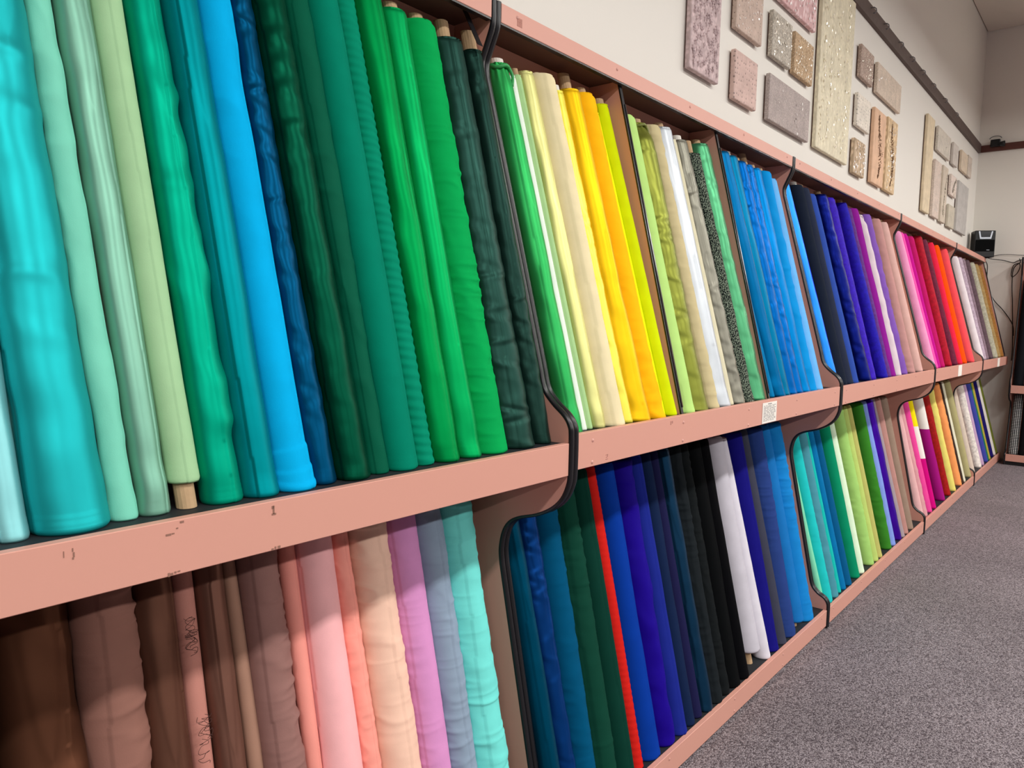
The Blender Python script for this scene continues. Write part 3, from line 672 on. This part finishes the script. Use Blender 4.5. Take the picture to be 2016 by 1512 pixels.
# bolts of the unit on the far wall
FB = [('U', '16181c', 'matte', 0.045, 0.052, 'black bolt nearest the corner on the far wall shelf'), ('U', '0e1116', 'zig', 0.155, 0.050, 'glossy black bolt second on the far wall shelf'),
      ('U', '2e1668', 'velvet', 0.265, 0.053, 'deep purple bolt on the far wall shelf'), ('U', '1a1420', 'matte', 0.375, 0.05, 'aubergine black bolt on the far wall shelf'),
      ('U', '3a3a40', 'satin', 0.485, 0.05, 'charcoal satin bolt on the far wall shelf'),
      ('L', 'd8d6d4', 'grid', 0.045, 0.050, 'black and white gridded bolt low on the far wall shelf'), ('L', '101012', 'matte', 0.125, 0.026, 'thin black bolt low on the far wall shelf'),
      ('L', 'd6d2cc', 'print', 0.205, 0.048, 'white bolt with dark print low on the far wall shelf'), ('L', '1c1c1e', 'matte', 0.315, 0.05, 'soot black bolt low on the far wall shelf'),
      ('L', '8c8a88', 'crease', 0.425, 0.05, 'ash grey bolt low on the far wall shelf')]
for n, (sh, col, fin, a, r, label) in enumerate(FB):
    zb, h = (0.9255, 1.25) if sh == 'U' else (0.1255, 0.69)
    f = {'U': 0.24, 'L': 0.17}[sh]
    make_bolt((10.235+0.03+r, -0.06-0.025-a-0.012, zb), f, 0.0, h, r, r, col, fin, 1 if sh == 'U' else 0, label, 'fabric bolts on the far wall shelf', 400+n, (24, 50))

# extras on single bolts
def extra(label_start, fn):
    for l, (root, fb) in BOLT.items():
        if l.startswith(label_start): fn(root, fb)
def threads(root, fb):
    g = random.Random(5); m = MB()
    for i in range(9):
        z = g.choice((0.82, 0.85, 0.88, 0.62, 0.66, 0.70)); x = g.uniform(-0.012, 0.012); pts = []
        for j in range(14):
            pts.append((x+0.010*math.sin(j*1.1+i)+g.uniform(-.003, .003), -0.024-abs(g.gauss(0, .002))+0.0027*(z-0.6)/0.01*0.0 + 0.232*z - 0.0*j, z)); z -= g.uniform(-0.002, 0.009)
        m.tube(catmull(pts, 3), 0.0005, 4)
    o = obj('loose_thread', m.mesh('loose_thread'), plain('thread', '4a2c26', 0.8), root); o['kind'] = 'stuff'
extra('dusty coral bolt', threads)
def knot(col):
    def fn(root, fb):
        co = np.array([v.co[:] for v in fb.data.vertices[-200:]]); zt = co[:, 2].max(); c = co[co[:, 2] > zt-0.02].mean(0)
        m = MB(); pts = [(c[0]+0.027*math.cos(t), c[1]+0.027*math.sin(t), zt-0.012+0.004*math.sin(3*t)) for t in np.linspace(0, 2*PI, 20)]
        m.tube(pts, 0.006, 8); m.tube(catmull([(c[0]+0.01, c[1]-0.028, zt-0.012), (c[0]+0.02, c[1]-0.034, zt-0.035), (c[0]+0.012, c[1]-0.04, zt-0.065)], 4), 0.005, 6)
        obj('knot', m.mesh('knot'), plain('knot_cloth', col, 0.5), root, smooth=True)
    return fn
extra('bright green satin', knot('2f9a50')); extra('olive satin', knot('6f7430')); extra('pale lilac white', knot('d2c2ca'))


# ------------------------------------------------------------------ sample panels on the wall
def panel_mat(h, pat, seed):
    m, nt, b = nodes('sample_' + pat); col = tuple(min(1, c*1.28) for c in srgb(h)[:3]) + (1,)
    tc = N(nt, 'ShaderNodeTexCoord'); b.inputs['Roughness'].default_value = 0.75; b.inputs['Specular IOR Level'].default_value = 0.2
    mp = N(nt, 'ShaderNodeMapping'); nt.links.new(tc.outputs['Object'], mp.inputs[0])
    sc = {'lace': 45, 'speck': 60, 'dots': 42, 'sequin': 90, 'flake': 48, 'weave': 110, 'streak': 55, 'plain': 200}[pat]
    if pat == 'flake': mp.inputs['Scale'].default_value = (1, 1, 0.45)
    if pat == 'streak': mp.inputs['Scale'].default_value = (1, 1, 0.6)
    vo = N(nt, 'ShaderNodeTexVoronoi'); vo.inputs['Scale'].default_value = sc; nt.links.new(mp.outputs[0], vo.inputs['Vector'])
    if pat == 'dots': vo.inputs['Randomness'].default_value = 0.35
    no = N(nt, 'ShaderNodeTexNoise'); no.inputs['Scale'].default_value = 14; no.inputs['Detail'].default_value = 5; nt.links.new(mp.outputs[0], no.inputs[0])
    bp = N(nt, 'ShaderNodeBump'); bp.inputs['Distance'].default_value = 0.004; bp.inputs['Strength'].default_value = 0.2 if pat == 'plain' else 0.8
    nt.links.new(vo.outputs['Distance'], bp.inputs['Height']); nt.links.new(bp.outputs[0], b.inputs['Normal'])
    rp = N(nt, 'ShaderNodeValToRGB'); e = rp.color_ramp.elements
    def mul(f, w=0.0): return tuple(min(1, c*f+w) for c in col[:3]) + (1,)
    lo, hi = {'lace': (mul(1.12, .02), mul(0.93)), 'speck': (mul(0.35), mul(1.0)), 'dots': (mul(0.5), mul(1.02)), 'sequin': (mul(1.2, .03), mul(0.85)),
              'flake': (mul(1.25, .08), mul(0.85)), 'weave': (mul(1.12), mul(0.88)), 'streak': (mul(1.1), mul(0.95)), 'plain': (mul(1.0), mul(0.97))}[pat]
    e[0].color = lo; e[1].color = hi
    e[0].position, e[1].position = {'speck': (0.16, 0.20), 'dots': (0.18, 0.24), 'lace': (0.3, 0.55)}.get(pat, (0.25, 0.5))
    nt.links.new(vo.outputs['Distance'], rp.inputs[0])
    mx = N(nt, 'ShaderNodeMix', data_type='RGBA', blend_type='MULTIPLY'); mx.inputs[0].default_value = 1
    mr = N(nt, 'ShaderNodeMapRange'); mr.inputs[1].default_value = 0.3; mr.inputs[2].default_value = 0.7; mr.inputs[3].default_value = 0.88; mr.inputs[4].default_value = 1.1
    nt.links.new(no.outputs['Fac'], mr.inputs[0]); nt.links.new(rp.outputs[0], mx.inputs[6]); nt.links.new(mr.outputs[0], mx.inputs[7]); nt.links.new(mx.outputs[2], b.inputs['Base Color'])
    return m
BOARDS = [
(3.010,3.303,2.664,3.067,'b8a4a4','lace','tall mauve lace sample panel leftmost on the wall'),
(3.469,3.788,2.974,3.241,'b8a498','speck','mauve sample panel with dark specks cut by the picture top'),
(3.477,3.754,2.645,2.879,'bea49c','dots','pink beige sample panel with rows of small dots'),
(3.927,4.210,2.973,3.207,'b0a89c','sequin','grey beige sample panel with clustered beads'),
(3.964,4.581,3.283,3.478,'d8b0b0','flake','pink sample panel with white flakes at the picture top'),
(4.258,4.569,2.971,3.198,'b49a7c','sequin','small bronze sequin sample panel'),
(3.921,4.554,2.644,2.883,'a89c98','weave','wide grey mauve glitter sample panel above the blue bolts'),
(4.684,5.334,2.646,3.697,'d0c8b0','streak','tallest cream sample panel with falling streaks of sequins'),
(5.521,5.836,3.281,3.498,'a89488','sequin','small brown glitter sample panel right of the tallest one'),
(5.951,6.662,3.279,3.495,'c8b8a8','weave','square pale beige sample panel under the wall rail'),
(5.500,5.828,2.949,3.170,'d0c8bc','dots','small white sample panel with a beaded border'),
(5.483,5.754,2.625,2.862,'b8a288','flake','small tan sequin sample panel lowest beside the tallest one'),
(5.943,6.268,2.633,3.174,'d0ac90','plain','nude sample panel with a brown leaf spray'),
(6.330,6.629,2.632,3.190,'ccb08c','flake','gold beige sequin sample panel right of the leaf spray'),
(7.696,7.992,2.646,3.517,'ccbca0','plain','narrow plain cream sample panel'),
(8.168,8.801,3.282,3.509,'c0b8ac','speck','square grey white sample panel under the rail'),
(8.960,9.230,3.288,3.511,'bcb4ac','plain','tiny plain grey sample panel'),
(9.446,9.825,3.309,3.523,'c4b4a0','plain','tiny beige sample panel second from the corner'),
(9.864,10.104,3.311,3.543,'bcb0a4','speck','tiny speckled sample panel nearest the corner'),
(8.128,8.429,2.648,3.189,'ccbcb0','weave','tall ribbed pinkish sample panel'),
(8.527,8.772,2.644,3.201,'c0b4a4','plain','tall beige sample panel with a curved silver branch'),
(8.954,9.270,2.969,3.184,'ccbeb4','speck','tiny pale pink sample panel right of the branch'),
(8.925,9.260,2.639,2.871,'b8b0a0','plain','tiny grey beige sample panel low beside the silver grey one'),
(9.396,10.011,2.648,3.188,'b0aca8','plain','silver grey sample panel above the loudspeaker'),
]
M_SEQ = plain('sequin', 'fff6e4', 0.2, 0.9, metal=0.25)
M_SEQP = plain('pale_sequin', 'f8f2ee', 0.2, 0.9, metal=0.1)
def sequins(root, w, h, n, size, seed, mat, streak=False):
    g = random.Random(seed); m = MB()
    for i in range(n):
        if streak:
            cx = g.choice((0.12, 0.3, 0.55, 0.8))*w + g.gauss(0, 0.03); z = g.uniform(0.05, 0.97)*h
        else: cx = g.uniform(0.03, 0.97)*w; z = g.uniform(0.03, 0.97)*h
        cx = min(max(cx, 0.01), w-0.01)
        s = size*g.uniform(0.6, 1.3); ta = g.uniform(-0.5, 0.5); tb = g.uniform(-0.5, 0.5)
        q = []
        for j in range(6):
            a = 2*PI*j/6; u = s*math.cos(a); v = s*1.5*math.sin(a)
            q.append((cx+u, -0.0035+u*ta+v*tb*0.6, z+v))
        k = len(m.v); m.v += q; m.f.append(tuple(k+j for j in range(6)))
    o = obj('sequins', m.mesh('sequins'), mat, root); o['kind'] = 'stuff'
for n, (x0, x1, z0, z1, h, pat, label) in enumerate(BOARDS):
    w = x1-x0; hh = z1-z0
    root = tag(empty('sample_panel', (x0, WY-0.034, z0)), label, 'sample panel', 'fabric sample panels on the wall')
    bd = MB().box(0, w, 0, 0.026, 0, hh).mesh('covered_board'); bevel(bd, 0.006, 3)
    pm = panel_mat(h, pat, n)
    obj('covered_board', bd, pm, root, smooth=False)
    obj('backing', MB().box(0.012, w-0.012, 0.0262, 0.0335, 0.012, hh-0.012).mesh('backing'), M_UNDER, root)
    if pat == 'streak': sequins(root, w, hh, 300, 0.0050, n, M_SEQ, True)
    elif pat == 'sequin': sequins(root, w, hh, 120, 0.0032, n, M_SEQ)
    elif pat == 'flake': sequins(root, w, hh, 90, 0.0045, n, M_SEQP)
    elif pat == 'speck': sequins(root, w, hh, 60, 0.003, n, M_SEQP)
    elif pat == 'weave': sequins(root, w, hh, 14, 0.0045, n, M_SEQP)
    elif pat == 'lace':
        # raised petals of the lace, thick enough to stand off the board
        g = random.Random(n); m = MB()
        for i in range(150):
            cx = g.uniform(0.02, w-0.02); z = g.uniform(0.02, hh-0.02); a0 = g.uniform(0, 6)
            for p in range(3):
                a = a0+p*2.1; q = [(cx, -0.001, z), (cx+0.007*math.cos(a-0.5), -0.005, z+0.009*math.sin(a-0.5)), (cx+0.011*math.cos(a), -0.004, z+0.015*math.sin(a)), (cx+0.007*math.cos(a+0.5), -0.005, z+0.009*math.sin(a+0.5))]
                k = len(m.v); m.v += q; m.f.append((k, k+1, k+2, k+3))
        o = obj('lace_petals', m.mesh('lace_petals'), plain('lace_petal', 'c4aeb0', 0.5, 0.4), root); o['kind'] = 'stuff'
    if 'leaf spray' in label or 'branch' in label:
        g = random.Random(n); m = MB(); leafy = 'leaf' in label
        for i in range(240 if leafy else 110):
            t = g.random()
            if leafy: cx = w*(0.5+0.13*math.sin(t*5)) + g.gauss(0, 0.022*(1.2-abs(2*t-1))); z = hh*(0.08+0.84*t)
            else: cx = w*(0.35+0.5*t**1.8)+g.gauss(0, 0.012); z = hh*(0.12+0.75*t)
            cx = min(max(cx, 0.012), w-0.012)
            a = g.uniform(0.6, 2.5); s = g.uniform(0.010, 0.018)
            q = [(cx, -0.001, z), (cx+s*0.35*math.cos(a-0.9), -0.0045, z+s*0.6*math.sin(a-0.5)), (cx+s*math.cos(a), -0.003, z+s*math.sin(a)), (cx+s*0.35*math.cos(a+0.9), -0.0045, z+s*0.6*math.sin(a+0.5))]
            k = len(m.v); m.v += q; m.f.append((k, k+1, k+2, k+3))
        o = obj('applique', m.mesh('applique'), plain('applique', '744e2a' if leafy else '9c9484', 0.4, 0.5, metal=0.3), root)
        if not leafy:
            g = random.Random(9); m = MB()
            for i in range(26):
                cx = w*0.62+g.gauss(0, 0.03); z = hh*0.16+g.gauss(0, 0.035); s = 0.006
                q = [(cx+s*math.cos(j), -0.004+g.uniform(-.002, .002), z+s*math.sin(j)) for j in (0, 1.25, 2.5, 3.75, 5)]
                k = len(m.v); m.v += q; m.f.append(tuple(range(k, k+5)))
            obj('gems', m.mesh('gems'), M_SEQ, root)

# ------------------------------------------------------------------ loudspeaker, cables, clamp
sp = tag(empty('loudspeaker', (10.40, 0.305, 2.4265), math.radians(-62)), 'black loudspeaker with silver trimmed top standing on the shelf corner', 'loudspeaker')
# local: front faces -Y, width along X
w, dp, hh = 0.112, 0.17, 0.315
body = MB().prism([(-w, 0), (w, 0), (w*0.86, dp), (-w*0.86, dp)], 2, 0, hh).mesh('cabinet')
obj('cabinet', bevel(body, 0.008, 2), M_SPK, sp)
obj('grille', bevel(MB().box(-w*0.9, w*0.9, -0.008, -0.0005, 0.07, 0.205).mesh('grille'), 0.004, 2), M_SPKG, sp)
m = MB().prism([(-0.078, 0.305), (-0.062, 0.305), (-0.048, 0.235), (0.048, 0.235), (0.062, 0.305), (0.078, 0.305), (0.060, 0.215), (-0.060, 0.215)], 1, -0.010, -0.0005)
obj('bezel', m.mesh('bezel'), M_SILV, sp)
m = MB().prism([(-0.060, 0.303), (-0.047, 0.237), (0.047, 0.237), (0.060, 0.303)], 1, -0.004, -0.0005)
obj('tweeter_panel', m.mesh('tweeter_panel'), plain('dark_glass', '1a1a22', 0.15, 0.6), sp)
obj('badge', MB().box(0.018, 0.050, -0.0105, -0.0085, 0.082, 0.087).mesh('badge'), M_SILV, sp)
obj('foot', MB().box(-w*0.8, w*0.8, 0.002, dp*0.8, -0.0012, 0.0005).mesh('foot'), M_SPKG, sp)

def cable(name, pts, r, label):
    return tag(obj(name, MB().tube(catmull(pts, 6), r, 6).mesh(name), M_CABLE, smooth=True), label, 'cable', 'black cables in the far corner')
CX = 10.69
cable('cable', [(10.50, 0.33, 2.50), (10.60, 0.28, 2.455), (CX, 0.24, 2.463), (CX, 0.169, 2.475), (CX, 0.066, 2.471), (CX, -0.065, 2.457), (CX, -0.284, 2.45), (CX, -0.5, 2.46)], 0.0035, 'black cable arching from the loudspeaker along the far wall')
cable('cable', [(10.50, 0.35, 2.47), (10.60, 0.27, 2.425), (CX, 0.139, 2.405), (CX, 0.04, 2.375), (CX, -0.02, 2.40), (CX, -0.2, 2.445)], 0.0045, 'black cable running straight from loudspeaker to the far shelf')
cable('cable', [(10.56, 0.36, 2.45), (10.60, 0.35, 2.44), (10.66, 0.30, 2.36), (CX, 0.296, 2.21), (CX, 0.272, 2.056), (CX, 0.20, 1.92), (CX, 0.10, 1.80), (CX, 0.0, 1.64), (CX, -0.02, 1.50)], 0.005, 'black cable dropping down the far wall behind the shelf end')
cable('cable', [(CX, -0.02, 2.42), (10.68, -0.031, 2.371), (10.66, 0.028, 2.343), (10.66, 0.047, 2.247), (10.66, 0.034, 2.204), (10.67, -0.009, 2.245), (10.67, -0.034, 2.317), (10.68, -0.02, 2.36), (10.68, 0.03, 2.30), (10.675, 0.034, 2.15), (10.675, 0.024, 2.0), (10.675, 0.012, 1.871), (10.675, -0.02, 1.39), (10.68, -0.02, 1.2)], 0.005, 'black cable coiled in a loop and hanging beside the far shelf')
cl = tag(empty('clip_lamp', (EX-0.05, 0.31, 3.815)), 'small black clip lamp gripping the rail on the far wall', 'lamp')
obj('clamp', bevel(MB().box(-0.02, 0.02, -0.05, 0.05, -0.05, 0.035).mesh('clamp'), 0.006, 1), M_SPK, cl)
m = MB(); pts = [(-0.005, 0.06*math.cos(t), 0.045+0.03*math.sin(t)) for t in np.linspace(0, PI, 12)]; m.tube(pts, 0.005, 6)
obj('wire_handle', m.mesh('wire_handle'), M_CHROME, cl, smooth=True)
v = []
for rr, y in ((0.012, -0.045), (0.028, -0.06), (0.036, -0.10), (0.033, -0.10), (0.024, -0.062)):
    a = np.linspace(0, 2*PI, 17); v.append(np.stack([-0.03+rr*np.cos(a), 0*a+y, -0.03+rr*np.sin(a)], -1))
obj('lamp_head', MB().grid(np.array(v)).mesh('lamp_head'), M_SPK, cl, smooth=True)
